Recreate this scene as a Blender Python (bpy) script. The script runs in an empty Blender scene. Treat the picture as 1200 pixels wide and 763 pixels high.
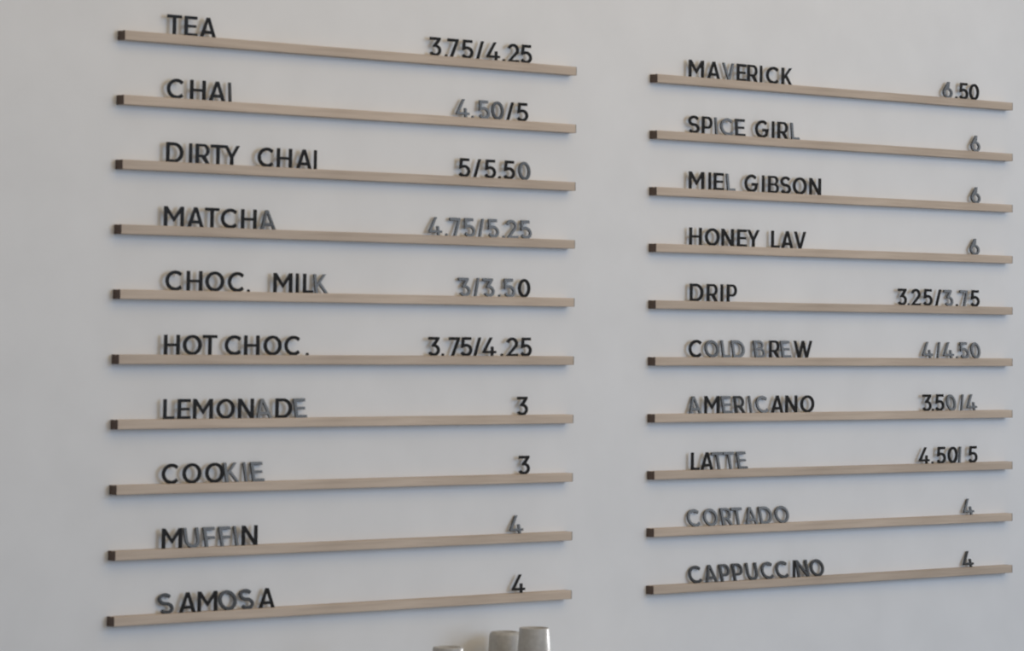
import bpy, bmesh, math, random
from math import sin, cos, pi, radians
from mathutils import Vector, Matrix

random.seed(7)
scene = bpy.context.scene
col = scene.collection

# ------------------------------------------------------------------ camera
YAW, PITCH, ROLL = 0.73149, 0.06871, 0.010777
CAM = Vector((-3.0647, -4.33012, 1.60172))
fwd = Vector((sin(YAW) * cos(PITCH), cos(YAW) * cos(PITCH), sin(PITCH)))
right = Vector((cos(YAW), -sin(YAW), 0))
up = right.cross(fwd)
r2 = cos(ROLL) * right + sin(ROLL) * up
u2 = -sin(ROLL) * right + cos(ROLL) * up
cd = bpy.data.cameras.new('camera')
cam = bpy.data.objects.new('camera', cd)
col.objects.link(cam)
M = Matrix((r2, u2, -fwd)).transposed().to_4x4()
M.translation = CAM
cam.matrix_world = M
cd.sensor_fit = 'HORIZONTAL'
cd.sensor_width = 36.0
cd.lens = 4000 / 1200 * 36.0
cd.shift_y = -(381.5 - 111.318) / 1200
cd.clip_start = 0.1
cd.dof.use_dof = True
cd.dof.focus_distance = 14.0
cd.dof.aperture_fstop = 25.0
scene.camera = cam

# ------------------------------------------------------------------ light
world = bpy.data.worlds.new('world')
scene.world = world
world.use_nodes = True
bg = world.node_tree.nodes['Background']
bg.inputs['Color'].default_value = (1.0, 1.0, 1.0, 1)
bg.inputs['Strength'].default_value = 0.345


def area(name, loc, target, sx, sy, radiance, color):
    ld = bpy.data.lights.new(name, 'AREA')
    ld.shape = 'RECTANGLE'
    ld.size, ld.size_y = sx, sy
    ld.energy = radiance * sx * sy * pi
    ld.color = color
    o = bpy.data.objects.new(name, ld)
    col.objects.link(o)
    o.location = loc
    o.rotation_euler = (Vector(target) - Vector(loc)).to_track_quat('-Z', 'Y').to_euler()
    return o


# shop window facing the menu wall, an added high panel the letters mirror, a warm ceiling panel
area('shop_window_daylight', (2.2, -5.2, 2.2), (1.5, 0, 1.7), 2.0, 2.2, 1.0, (2.55, 3.5, 4.95))
PANEL = Vector((5.3, -4.6, 3.42))
area('letter_shine_panel', PANEL, (5.3, 0, 3.42), 6.4, 0.55, 3.9, (0.82, 0.90, 1.0))
area('ceiling_panel', (1.0, -2.3, 3.6), (1.0, 0.0, 2.4), 3.4, 2.0, 1.0, (1.05, 0.68, 0.20))
# added low spot that brightens the right edges of the cups
sd = bpy.data.lights.new('added_cup_spot', 'SPOT')
sd.energy, sd.spot_size, sd.spot_blend, sd.shadow_soft_size = 190.0, radians(8.0), 0.6, 0.04
sd.color = (0.97, 0.98, 1.0)
spot = bpy.data.objects.new('added_cup_spot', sd)
col.objects.link(spot)
spot.location = (3.2, -0.24, 1.0)
spot.rotation_euler = (Vector((0.80, -0.19, 0.985)) - spot.location).to_track_quat('-Z', 'Y').to_euler()

vs = scene.view_settings
vs.view_transform = 'Standard'
vs.look = 'None'
vs.gamma = 1.0
vs.exposure = 0.03
vs.use_curve_mapping = False


# ------------------------------------------------------------------ materials
def new_mat(name):
    m = bpy.data.materials.new(name)
    m.use_nodes = True
    nt = m.node_tree
    return m, nt, nt.nodes['Principled BSDF']


def noise_ramp(nt, scale, c0, c1, p0=0.35, p1=0.65, stretch=None, detail=4.0):
    tc = nt.nodes.new('ShaderNodeTexCoord')
    mp = nt.nodes.new('ShaderNodeMapping')
    if stretch:
        mp.inputs['Scale'].default_value = stretch
    nz = nt.nodes.new('ShaderNodeTexNoise')
    nz.inputs['Scale'].default_value = scale
    nz.inputs['Detail'].default_value = detail
    rp = nt.nodes.new('ShaderNodeValToRGB')
    rp.color_ramp.elements[0].position = p0
    rp.color_ramp.elements[1].position = p1
    rp.color_ramp.elements[0].color = (*c0, 1)
    rp.color_ramp.elements[1].color = (*c1, 1)
    nt.links.new(tc.outputs['Object'], mp.inputs['Vector'])
    nt.links.new(mp.outputs['Vector'], nz.inputs['Vector'])
    nt.links.new(nz.outputs['Fac'], rp.inputs['Fac'])
    return nz, rp


def bump(nt, bsdf, src, strength, dist):
    b = nt.nodes.new('ShaderNodeBump')
    b.inputs['Strength'].default_value = strength
    b.inputs['Distance'].default_value = dist
    nt.links.new(src, b.inputs['Height'])
    nt.links.new(b.outputs['Normal'], bsdf.inputs['Normal'])


m_wall, nt, b = new_mat('wall_paint')
nz, rp = noise_ramp(nt, 9.0, (0.775, 0.775, 0.77), (0.805, 0.805, 0.80))
nt.links.new(rp.outputs['Color'], b.inputs['Base Color'])
b.inputs['Roughness'].default_value = 0.85
b.inputs['Specular IOR Level'].default_value = 0.2
nz2, _ = noise_ramp(nt, 160.0, (0, 0, 0), (1, 1, 1))
bump(nt, b, nz2.outputs['Fac'], 0.08, 0.001)

m_wood, nt, b = new_mat('pale_oak')
nz, rp = noise_ramp(nt, 14.0, (0.405, 0.315, 0.235), (0.61, 0.50, 0.395), 0.3, 0.7, (0.35, 6.0, 6.0), 6.0)
oi = nt.nodes.new('ShaderNodeObjectInfo')
hv = nt.nodes.new('ShaderNodeHueSaturation')
mr = nt.nodes.new('ShaderNodeMapRange')
mr.inputs['To Min'].default_value = 0.93
mr.inputs['To Max'].default_value = 1.07
nt.links.new(oi.outputs['Random'], mr.inputs['Value'])
nt.links.new(mr.outputs['Result'], hv.inputs['Value'])
nt.links.new(rp.outputs['Color'], hv.inputs['Color'])
nt.links.new(hv.outputs['Color'], b.inputs['Base Color'])
b.inputs['Roughness'].default_value = 0.55
bump(nt, b, nz.outputs['Fac'], 0.15, 0.0006)

m_end, nt, b = new_mat('shaded_end_grain')
nz, rp = noise_ramp(nt, 300.0, (0.075, 0.05, 0.038), (0.13, 0.09, 0.07))  # end grain, darkened further with the left ends' shade put into the colour
nt.links.new(rp.outputs['Color'], b.inputs['Base Color'])
b.inputs['Roughness'].default_value = 0.75

m_black, nt, b = new_mat('black_acrylic')
nz, rp = noise_ramp(nt, 60.0, (0.004, 0.004, 0.005), (0.007, 0.007, 0.008))
nt.links.new(rp.outputs['Color'], b.inputs['Base Color'])
b.inputs['Roughness'].default_value = 0.13
b.inputs['IOR'].default_value = 1.45

m_cup, nt, b = new_mat('stoneware_glaze')
nz, rp = noise_ramp(nt, 120.0, (0.43, 0.41, 0.375), (0.49, 0.47, 0.43))
nt.links.new(rp.outputs['Color'], b.inputs['Base Color'])
b.inputs['Roughness'].default_value = 0.42
b.inputs['Specular IOR Level'].default_value = 0.35

m_floor, nt, b = new_mat('floor_concrete')
nz, rp = noise_ramp(nt, 3.0, (0.20, 0.20, 0.21), (0.27, 0.27, 0.275))
nt.links.new(rp.outputs['Color'], b.inputs['Base Color'])
b.inputs['Roughness'].default_value = 0.6

m_steel, nt, b = new_mat('brushed_steel')
nz, rp = noise_ramp(nt, 40.0, (0.45, 0.45, 0.45), (0.55, 0.55, 0.55), 0.3, 0.7, (0.2, 8, 8))
nt.links.new(rp.outputs['Color'], b.inputs['Base Color'])
b.inputs['Metallic'].default_value = 1.0
b.inputs['Roughness'].default_value = 0.35


# ------------------------------------------------------------------ helpers
def link(o, parent=None):
    col.objects.link(o)
    if parent:
        o.parent = parent
    return o


def tag(o, label, cat, group=None):
    o['label'] = label
    o['category'] = cat
    if group:
        o['group'] = group
    return o


def mesh_obj(name, bm, mat, parent=None, smooth=False):
    bmesh.ops.recalc_face_normals(bm, faces=bm.faces)
    me = bpy.data.meshes.new(name)
    bm.to_mesh(me)
    bm.free()
    me.materials.append(mat)
    if smooth:
        for p in me.polygons:
            p.use_smooth = True
    return link(bpy.data.objects.new(name, me), parent)


def add_box(bm, x0, x1, y0, y1, z0, z1, bev=0.0):
    r = bmesh.ops.create_cube(bm, size=1.0)
    for v in r['verts']:
        v.co = Vector(((x0 + x1) / 2 + v.co.x * (x1 - x0), (y0 + y1) / 2 + v.co.y * (y1 - y0),
                       (z0 + z1) / 2 + v.co.z * (z1 - z0)))
    if bev:
        es = list({e for v in r['verts'] for e in v.link_edges})
        bmesh.ops.bevel(bm, geom=es, offset=bev, segments=2, affect='EDGES')


def lathe(bm, prof, n=48):
    rings = []
    for r, z in prof:
        rings.append([bm.verts.new((r * cos(2 * pi * k / n), r * sin(2 * pi * k / n), z)) for k in range(n)])
    for a, c in zip(rings, rings[1:]):
        for k in range(n):
            bm.faces.new((a[k], a[(k + 1) % n], c[(k + 1) % n], c[k]))
    bm.faces.new(rings[0][::-1])
    bm.faces.new(rings[-1])


# ------------------------------------------------------------------ the setting
bm = bmesh.new()
add_box(bm, -4.0, 7.0, 0.0, 0.12, 0.0, 3.9)
wall = mesh_obj('wall_back', bm, m_wall)
wall['kind'] = 'structure'
bm = bmesh.new()
add_box(bm, -4.0, 7.0, -6.0, 0.12, -0.1, 0.0)
fl = mesh_obj('floor', bm, m_floor)
fl['kind'] = 'structure'

# ------------------------------------------------------------------ the ledges
LEN1, C2, D2 = 0.95572, 1.15066, 2.12494
DEPTH, HGT = 0.018, 0.0148
GY0, GY1, GD = -0.0130, -0.0088, 0.0010        # the letter groove along the top
LY = (GY0 + GY1) / 2


def ledge(name, x0, x1, zc, label):
    root = bpy.data.objects.new(name, None)
    link(root)
    root.location = (x0, 0, zc - HGT / 2)
    tag(root, label, 'ledge', 'wooden menu ledges on the wall')
    L = x1 - x0
    c = 0.0007
    prof = [(0, 0), (-DEPTH + c, 0), (-DEPTH, c), (-DEPTH, HGT - c), (-DEPTH + c, HGT), (GY0, HGT),
            (GY0, HGT - GD), (GY1, HGT - GD), (GY1, HGT), (0, HGT)]
    for nm, a, bb, mt in (('rail', 0.0012, L - 0.0012, m_wood), ('end_grain', 0, 0.0012, m_end),
                          ('end_grain', L - 0.0012, L, m_end)):
        bm = bmesh.new()
        f0 = [bm.verts.new((a, y, z)) for y, z in prof]
        f1 = [bm.verts.new((bb, y, z)) for y, z in prof]
        bm.faces.new(f0)
        bm.faces.new(f1[::-1])
        for k in range(len(prof)):
            j = (k + 1) % len(prof)
            bm.faces.new((f0[k], f0[j], f1[j], f1[k]))
        o = mesh_obj(nm, bm, mt, root)
        if nm == 'end_grain':
            o['label'] = 'end grain of the ledge, with shade in its colour'
    return root


# ------------------------------------------------------------------ glyphs (cap height 1)
T, H = 0.178, 0.158          # stem width, bar thickness


def arc(cx, cy, rx, ry, a0, a1, n=20):
    return [(cx + rx * cos(radians(a0 + (a1 - a0) * k / n)), cy + ry * sin(radians(a0 + (a1 - a0) * k / n)))
            for k in range(n + 1)]


def stroke(pts, t=0.15):
    n = len(pts)
    P = [Vector(p) for p in pts]
    L, R = [], []
    for i in range(n):
        d0 = (P[i] - P[i - 1]).normalized() if i > 0 else (P[1] - P[0]).normalized()
        d1 = (P[i + 1] - P[i]).normalized() if i < n - 1 else d0
        n0, n1 = Vector((-d0.y, d0.x)), Vector((-d1.y, d1.x))
        m = (n0 + n1)
        m = m.normalized() if m.length > 1e-6 else n0
        k = min(1 / max(m.dot(n0), 0.3), 2.0) * t / 2
        L.append(tuple(P[i] + m * k))
        R.append(tuple(P[i] - m * k))
    return L + R[::-1]


WID = dict(A=.98, B=.86, C=1.03, D=1.03, E=.76, F=.71, G=1.08, H=.94, I=.15, K=.85, L=.64, M=1.18, N=.95, O=1.12,
           P=.79, R=.84, S=.84, T=.86, U=.90, V=.95, W=1.5, Y=.95)
WID.update({'0': .86, '2': .80, '3': .79, '4': .92, '5': .78, '6': .86, '7': .74, '/': .50, '.': .15})


def glyph(ch):
    w = WID[ch]
    ring = lambda a, t=T, h=H: [arc(w / 2, .5, w / 2, .5, 0, 360, 48)[:-1],
                                arc(w / 2, .5, w / 2 - t, .5 - h, 0, 360, 48)[:-1]]
    if ch == 'A':
        s = (w / 2 - .17) / .87
        return [[(0, 0), (.185, 0), (.185 + .19 * s, .19), (w - .185 - .19 * s, .19), (w - .185, 0), (w, 0),
                 (w / 2 + .09, 1), (w / 2 - .09, 1)],
                [(.185 + .345 * s, .345), (w - .185 - .345 * s, .345), (w / 2, .83)]]
    if ch == 'B':
        c = w - .32
        return [[(0, 0), (c, 0)] + arc(c, .28, .32, .28, -88, 70) + arc(c - .05, .745, .31, .255, -62, 88) + [(0, 1)],
                [(T, .14), (T, .445)] + arc(c, .2925, .17, .1525, 90, -90),
                [(T, .575), (T, .865)] + arc(c - .05, .72, .165, .145, 90, -90)]
    if ch == 'C':
        return [stroke(arc(w * .555, .5, w * .555 - .084, .416, 45, 315, 40), .168)]
    if ch == 'D':
        c = .45
        return [[(0, 0)] + arc(c, .5, w - c, .5, -90, 90, 30) + [(0, 1)],
                [(T, H), (T, 1 - H)] + arc(c, .5, w - c - T, .5 - H, 90, -90, 30)]
    if ch == 'E':
        return [[(0, 0), (w, 0), (w, H), (T, H), (T, .435), (w - .07, .435), (w - .07, .57), (T, .57), (T, 1 - H),
                 (w - .01, 1 - H), (w - .01, 1), (0, 1)]]
    if ch == 'F':
        return [[(0, 0), (T, 0), (T, .40), (w - .06, .40), (w - .06, .54), (T, .54), (T, 1 - H), (w, 1 - H), (w, 1),
                 (0, 1)]]
    if ch == 'G':
        return [stroke(arc(w / 2, .5, w / 2 - .075, .43, 46, 318, 40) + [(w - .13, .45), (w - .50, .45)], .166)]
    if ch == 'H':
        return [[(0, 0), (T, 0), (T, .43), (w - T, .43), (w - T, 0), (w, 0), (w, 1), (w - T, 1), (w - T, .57), (T, .57),
                 (T, 1), (0, 1)]]
    if ch == 'I':
        return [[(0, 0), (w, 0), (w, 1), (0, 1)]]
    if ch == 'K':
        return [[(0, 0), (T, 0), (T, .31), (.30, .46), (w - .19, 0), (w, 0), (.41, .575), (w - .02, 1), (w - .21, 1),
                 (T, .50), (T, 1), (0, 1)]]
    if ch == 'L':
        return [[(0, 0), (w, 0), (w, H), (T, H), (T, 1), (0, 1)]]
    if ch == 'M':
        return [[(0, 0), (T, 0), (T, .73), (w / 2, .24), (w - T, .73), (w - T, 0), (w, 0), (w, 1), (w - T, 1),
                 (w / 2, .46), (T, 1), (0, 1)]]
    if ch == 'N':
        return [[(0, 0), (T, 0), (T, .73), (w - T, 0), (w, 0), (w, 1), (w - T, 1), (w - T, .27), (T, 1), (0, 1)]]
    if ch in 'O0':
        return ring(0)
    if ch == 'P':
        c = w - .34
        return [[(0, 0), (T, 0), (T, .31)] + arc(c, .655, .34, .345, -90, 90) + [(0, 1)],
                [(T, .45), (T, .865)] + arc(c, .6575, .185, .2075, 90, -90)]
    if ch == 'R':
        c = w - .37
        return [[(0, 0), (T, 0), (T, .33), (.37, .33), (w - .19, 0), (w, 0), (.60, .375)]
                + arc(c, .665, .34, .335, -52, 90) + [(0, 1)],
                [(T, .465), (T, .865)] + arc(c, .665, .185, .2, 90, -90)]
    if ch == 'S':
        return [stroke(arc(w / 2, .715, w / 2 - .085, .215, 28, 268, 24) + arc(w / 2, .285, w / 2 - .075, .215, 88, -152, 24), .162)]
    if ch == 'T':
        return [[(w / 2 - T / 2, 0), (w / 2 + T / 2, 0), (w / 2 + T / 2, 1 - H), (w, 1 - H), (w, 1), (0, 1),
                 (0, 1 - H), (w / 2 - T / 2, 1 - H)]]
    if ch == 'U':
        return [stroke([(T / 2, 1)] + arc(w / 2, .40, w / 2 - T / 2, .33, 180, 360, 30) + [(w - T / 2, 1)], T)]
    if ch == 'V':
        return [[(w / 2 - .085, 0), (w / 2 + .085, 0), (w, 1), (w - .17, 1), (w / 2, .2), (.17, 1), (0, 1)]]
    if ch == 'W':
        q = w * .29
        return [[(q - .08, 0), (q + .08, 0), (w / 2, .72), (w - q - .08, 0), (w - q + .08, 0), (w, 1), (w - .165, 1),
                 (w - q, .24), (w / 2 + .075, 1), (w / 2 - .075, 1), (q, .24), (.165, 1), (0, 1)]]
    if ch == 'Y':
        return [[(w / 2 - T / 2, 0), (w / 2 + T / 2, 0), (w / 2 + T / 2, .40), (w, 1), (w - .18, 1), (w / 2, .545),
                 (.18, 1), (0, 1), (w / 2 - T / 2, .40)]]
    if ch == '2':
        return [stroke(arc(w / 2 - .01, .67, .315, .26, 165, -25, 26) + [(.14, .07), (w, .07)], .158)]
    if ch == '3':
        return [[(.03, 1), (w - .04, 1), (w - .04, .885), (.52, .60)] + arc(.385, .315, .405, .315, 58, -152, 28)
                + arc(.385, .315, .245, .165, -150, 90, 24) + [(.26, .48), (.26, .575), (.52, .845), (.03, .845)]]
    if ch == '4':
        return [[(0, .16), (.58, .16), (.58, 0), (.735, 0), (.735, .16), (w, .16), (w, .29), (.735, .29), (.735, .52),
                 (.58, .52), (.58, .29), (.205, .29), (.665, 1), (.49, 1), (0, .25)]]
    if ch == '5':
        return [stroke([(w - .07, .93), (.17, .93), (.135, .53)] + arc(.37, .325, .335, .255, 118, -150, 28), .158)]
    if ch == '6':
        return [arc(w / 2, .325, w / 2, .325, 72, -205, 40) + [(.47, 1), (.66, 1)],
                arc(w / 2, .325, w / 2 - T, .19, 0, 360, 36)[:-1]]
    if ch == '7':
        return [[(.17, 0), (.345, 0), (w, .89), (w, 1), (0, 1), (0, 1 - H), (w - .185, 1 - H)]]
    if ch == '/':
        return [[(0, 0), (.16, 0), (w, 1), (w - .16, 1)]]
    if ch == '.':
        return [arc(w / 2, .075, w / 2, .075, 0, 360, 20)[:-1]]


CAP, THICK = 0.0318, 0.003
GLYPHS = {}


def glyph_mesh(ch):
    if ch in GLYPHS:
        return GLYPHS[ch]
    cu = bpy.data.curves.new('glyph', 'CURVE')
    cu.dimensions = '2D'
    cu.fill_mode = 'BOTH'
    bev = 0.0002
    cu.extrude = THICK / 2 - bev
    cu.bevel_depth = bev
    cu.offset = -bev
    cu.bevel_resolution = 1
    for ln in glyph(ch):
        sp = cu.splines.new('POLY')
        sp.points.add(len(ln) - 1)
        for p, (x, y) in zip(sp.points, ln):
            p.co = ((x - WID[ch] / 2) * CAP, y * CAP, 0, 1)
        sp.use_cyclic_u = True
    tmp = bpy.data.objects.new('glyph', cu)
    col.objects.link(tmp)
    dg = bpy.context.evaluated_depsgraph_get()
    me = bpy.data.meshes.new_from_object(tmp.evaluated_get(dg))
    bpy.data.objects.remove(tmp)
    bpy.data.curves.remove(cu)
    me.transform(Matrix.Rotation(pi / 2, 4, 'X'))
    bm = bmesh.new()
    bm.from_mesh(me)
    bmesh.ops.remove_doubles(bm, verts=bm.verts, dist=1e-6)
    bm.to_mesh(me)
    bm.free()
    me.materials.clear()
    me.materials.append(m_black)
    me.name = 'glyph_mesh'
    GLYPHS[ch] = me
    return me


def spread(text, xs):
    """nudge neighbours apart where their outlines would touch"""
    xs = list(xs)
    for _ in range(60):
        for i in range(len(xs) - 1):
            a, b = text[i], text[i + 1]
            gap = (WID[a] + WID[b]) / 2 * CAP + 0.0012
            if (a + b) in ('AV', 'VA', 'LA', 'TA', 'AT', 'AC', 'RT', 'TY', '/4', 'L/', '.7', 'LT', 'AY', '/5', '/3'):
                gap -= 0.0035 if a != '.' else 0.002
            d = xs[i + 1] - xs[i]
            if d < gap:
                xs[i] -= (gap - d) / 2
                xs[i + 1] += (gap - d) / 2
    return xs


ORD = ['first', 'second', 'third', 'fourth', 'fifth', 'sixth', 'seventh', 'eighth', 'ninth', 'tenth', 'eleventh']
KIND = {'/': ('slash_sign', 'slash', 'sign'), '.': ('full_stop', 'full stop', 'sign')}


def place_char(ch, x, ztop, gloss, label, group):
    nm = KIND.get(ch, ('menu_digit' if ch.isdigit() else 'menu_letter',))[0]
    cat = KIND.get(ch, (0, 'digit' if ch.isdigit() else 'letter'))[1]
    o = bpy.data.objects.new(nm, glyph_mesh(ch))
    col.objects.link(o)
    P = Vector((x, LY, ztop - 0.0006))
    o.location = P
    yaw, lean = radians(random.uniform(-1.2, 1.2)), 0.0
    if gloss:
        # leaning back in its groove, so that it mirrors the added high panel
        tgt = Vector((x + (x - CAM.x) * PANEL.y / CAM.y, PANEL.y, PANEL.z - 0.62 + 0.62 * gloss / 8))
        n = ((CAM - P).normalized() + (tgt - P).normalized()).normalized()
        lean = math.asin(n.z)
        lean = min(lean, radians(14))
    o.rotation_euler = (-lean, 0, yaw)
    return tag(o, label, cat, group)


# text, price, lean levels, then the position of each character along the wall in metres
ROWS = [
    ('TEA', '3.75/4.25', '000', '000000000',
     [0.1, 0.1321, 0.1656],
     [0.6385, 0.6628, 0.6778, 0.71, 0.7383, 0.7684, 0.7924, 0.814, 0.8438]),
    ('CHAI', '4.50/5', '0003', '887400',
     [0.1045, 0.1478, 0.1857, 0.2115],
     [0.7019, 0.7239, 0.75, 0.7805, 0.8082, 0.8366]),
    ('DIRTY CHAI', '5/5.50', '000000000', '000004',
     [0.105, 0.1356, 0.1593, 0.1893, 0.2167, 0.2851, 0.3225, 0.3627, 0.386],
     [0.7063, 0.7349, 0.7643, 0.7856, 0.8075, 0.8437]),
    ('MATCHA', '4.75/5.25', '000004', '777777777',
     [0.1055, 0.1475, 0.1798, 0.2141, 0.2526, 0.2914],
     [0.6445, 0.6688, 0.6901, 0.7206, 0.7474, 0.7744, 0.7972, 0.8169, 0.8486]),
    ('CHOC. MILK', '3/3.50', '000000007', '767570',
     [0.1083, 0.1475, 0.1872, 0.2299, 0.2541, 0.3232, 0.3525, 0.375, 0.4028],
     [0.7113, 0.7392, 0.7658, 0.7887, 0.8126, 0.8447]),
    ('HOT CHOC.', '3.75/4.25', '00000000', '000000000',
     [0.1059, 0.1455, 0.1798, 0.2261, 0.2626, 0.3044, 0.3451, 0.3752],
     [0.6437, 0.6634, 0.6885, 0.7154, 0.7398, 0.7671, 0.7952, 0.8186, 0.8505]),
    ('LEMONADE', '3', '00000805', '0',
     [0.1022, 0.1317, 0.1682, 0.2126, 0.253, 0.2899, 0.3288, 0.3645],
     [0.8433]),
    ('COOKIE', '3', '000765', '0',
     [0.1076, 0.1488, 0.193, 0.2285, 0.2559, 0.28],
     [0.8488]),
    ('MUFFIN', '4', '066650', '6',
     [0.1125, 0.1536, 0.1884, 0.2191, 0.2393, 0.2642],
     [0.8342]),
    ('SAMOSA', '4', '600550', '0',
     [0.1054, 0.1447, 0.1833, 0.2256, 0.2628, 0.3008],
     [0.8388]),
    ('MAVERICK', '6.50', '00600000', '5000',
     [1.2555, 1.2997, 1.3391, 1.3716, 1.4, 1.4224, 1.4529, 1.4907],
     [1.9402, 1.9645, 1.9865, 2.0173]),
    ('SPICE GIRL', '6', '005620006', '5',
     [1.2501, 1.2837, 1.3077, 1.3361, 1.3697, 1.4261, 1.4548, 1.4804, 1.5143],
     [2.0225]),
    ('MIEL GIBSON', '6', '0007000000', '5',
     [1.2579, 1.2915, 1.3144, 1.3469, 1.3991, 1.4296, 1.4567, 1.4889, 1.5265, 1.568],
     [2.0235]),
    ('HONEY LAV', '6', '00000000', '5',
     [1.2564, 1.2989, 1.3381, 1.3753, 1.4048, 1.4626, 1.4941, 1.5281],
     [2.021]),
    ('DRIP', '3.25/3.75', '0000', '050005050',
     [1.2601, 1.2998, 1.324, 1.3498],
     [1.81, 1.8294, 1.8488, 1.8832, 1.9132, 1.9455, 1.9678, 1.9922, 2.0208]),
    ('COLD BREW', '4/4.50', '04565050', '556655',
     [1.2584, 1.3019, 1.3372, 1.3702, 1.4246, 1.4613, 1.4941, 1.537],
     [1.8845, 1.9174, 1.9454, 1.9689, 1.992, 2.0254]),
    ('AMERICANO', '3.50/4', '505146000', '000555',
     [1.2593, 1.3007, 1.3413, 1.3737, 1.4018, 1.4335, 1.4698, 1.5069, 1.5496],
     [1.8811, 1.8985, 1.918, 1.9546, 1.9868, 2.0135]),
    ('LATTE', '4.50/5', '00564', '000050',
     [1.2597, 1.2893, 1.3202, 1.3502, 1.3814],
     [1.8741, 1.8979, 1.9229, 1.9562, 1.9809, 2.0154]),
    ('CORTADO', '4', '5556555', '6',
     [1.2607, 1.3026, 1.3431, 1.3711, 1.4057, 1.4446, 1.4871],
     [2.0051]),
    ('CAPPUCCINO', '4', '5665655035', '5',
     [1.2655, 1.3036, 1.3404, 1.3731, 1.4099, 1.4502, 1.4887, 1.5164, 1.5421, 1.5813],
     [2.0043]),
]

RANK = ['topmost', 'second', 'third', 'fourth', 'fifth', 'sixth', 'seventh', 'eighth', 'ninth', 'lowest']
Z1, Z2 = 1.55, 1.54904
for i, (text, price, g1, g2, xs, ps) in enumerate(ROWS):
    c, k = divmod(i, 10)
    side = ('left', 'right')[c]
    zc = (Z1, Z2)[c] + 0.1 * (5 - k)
    ledge('menu_ledge', (0, C2)[c], (LEN1, D2)[c], zc,
          f'pale wooden ledge carrying {text}, {RANK[k]} in the {side} column')
    zt = zc + HGT / 2
    chars = text.replace(' ', '')
    words = text.split(' ')
    where = [(w, j) for w in range(len(words)) for j in range(len(words[w]))]
    pos = []
    s = 0
    for w in words:
        pos += spread(w, xs[s:s + len(w)])
        s += len(w)
    for ch, x, g, (w, j) in zip(chars, pos, g1, where):
        tone = 'glossy greyish black' if int(g) > 3 else 'black'
        what = 'full stop' if ch == '.' else f'letter {ch}'
        of = f'{words[w]} in {text}' if len(words) > 1 else text
        lab = f'{tone} {what}, {ORD[j]} character of {of}, {side} column'
        place_char(ch, x, zt, int(g), lab, 'menu lettering on the ledges')
    for j, (ch, x, g) in enumerate(zip(price, spread(price, ps), g2)):
        tone = 'glossy greyish black' if int(g) > 3 else 'black'
        what = {'.': 'full stop', '/': 'slash'}.get(ch, f'digit {ch}')
        lab = f'{tone} {what}, the single price figure beside {text}' if len(price) == 1 else \
            f'{tone} {what}, {ORD[j]} character of the price beside {text}'
        place_char(ch, x, zt, int(g), lab, 'price figures on the ledges')

# ------------------------------------------------------------------ the cups at the bottom edge
def ray(px, py, Y):
    d = fwd * 4000 + r2 * (px - 600) - u2 * (py - 111.318)
    return CAM + d * ((Y - CAM.y) / d.y)


CUPS = [(626, 735.5, -0.15, 0.0245, 0.036, 0.0015, 'tallest upturned off-white cup, rightmost of the three'),
        (592, 740, -0.055, 0.0265, 0.034, 0.007, 'shaded upturned off-white cup, middle of the three'),
        (525, 758, -0.25, 0.024, 0.036, 0.003, 'shortest upturned off-white cup, leftmost of the three')]
SHELF = 0.95
bm = bmesh.new()
add_box(bm, 0.30, 1.15, -0.34, -0.002, SHELF - 0.03, SHELF, 0.004)
sh = mesh_obj('wall_shelf', bm, m_steel)
tag(sh, 'brushed steel shelf on the wall under the upturned cups', 'shelf')


def cup(x, y, rt, rb, ztop, rr, label):
    root = bpy.data.objects.new('upturned_cup', None)
    link(root)
    root.location = (x, y, SHELF)
    tag(root, label, 'cup', 'upturned cups below the menu')
    h = ztop - SHELF
    bm = bmesh.new()
    # upturned: mouth on the shelf, base ring on top with the recessed bottom inside it
    lathe(bm, [(rb - 0.003, 0.0035), (rb, 0.0035), (rt, h - rr)]
          + [(rt - rr + rr * cos(a * pi / 12), h - rr + rr * sin(a * pi / 12)) for a in range(1, 7)]
          + [(rt - rr - 0.0016, h - 0.0008), (rt - rr - 0.0022, h - 0.004), (0.002, h - 0.0042)])
    mesh_obj('cup_body', bm, m_cup, root, True)
    bm = bmesh.new()
    n, m = 48, 10
    R, q = rb + 0.0005, 0.0021
    vs_ = [[bm.verts.new(((R + q * cos(2 * pi * b / m)) * cos(2 * pi * a / n),
                          (R + q * cos(2 * pi * b / m)) * sin(2 * pi * a / n), q + q * sin(2 * pi * b / m)))
            for b in range(m)] for a in range(n)]
    for a in range(n):
        for b in range(m):
            bm.faces.new((vs_[a][b], vs_[(a + 1) % n][b], vs_[(a + 1) % n][(b + 1) % m], vs_[a][(b + 1) % m]))
    mesh_obj('rolled_rim', bm, m_cup, root, True)


for px, py, Y, rt, rb, rr, label in CUPS:
    p = ray(px, py, Y)
    cup(p.x, Y, rt, rb, p.z, rr, label)
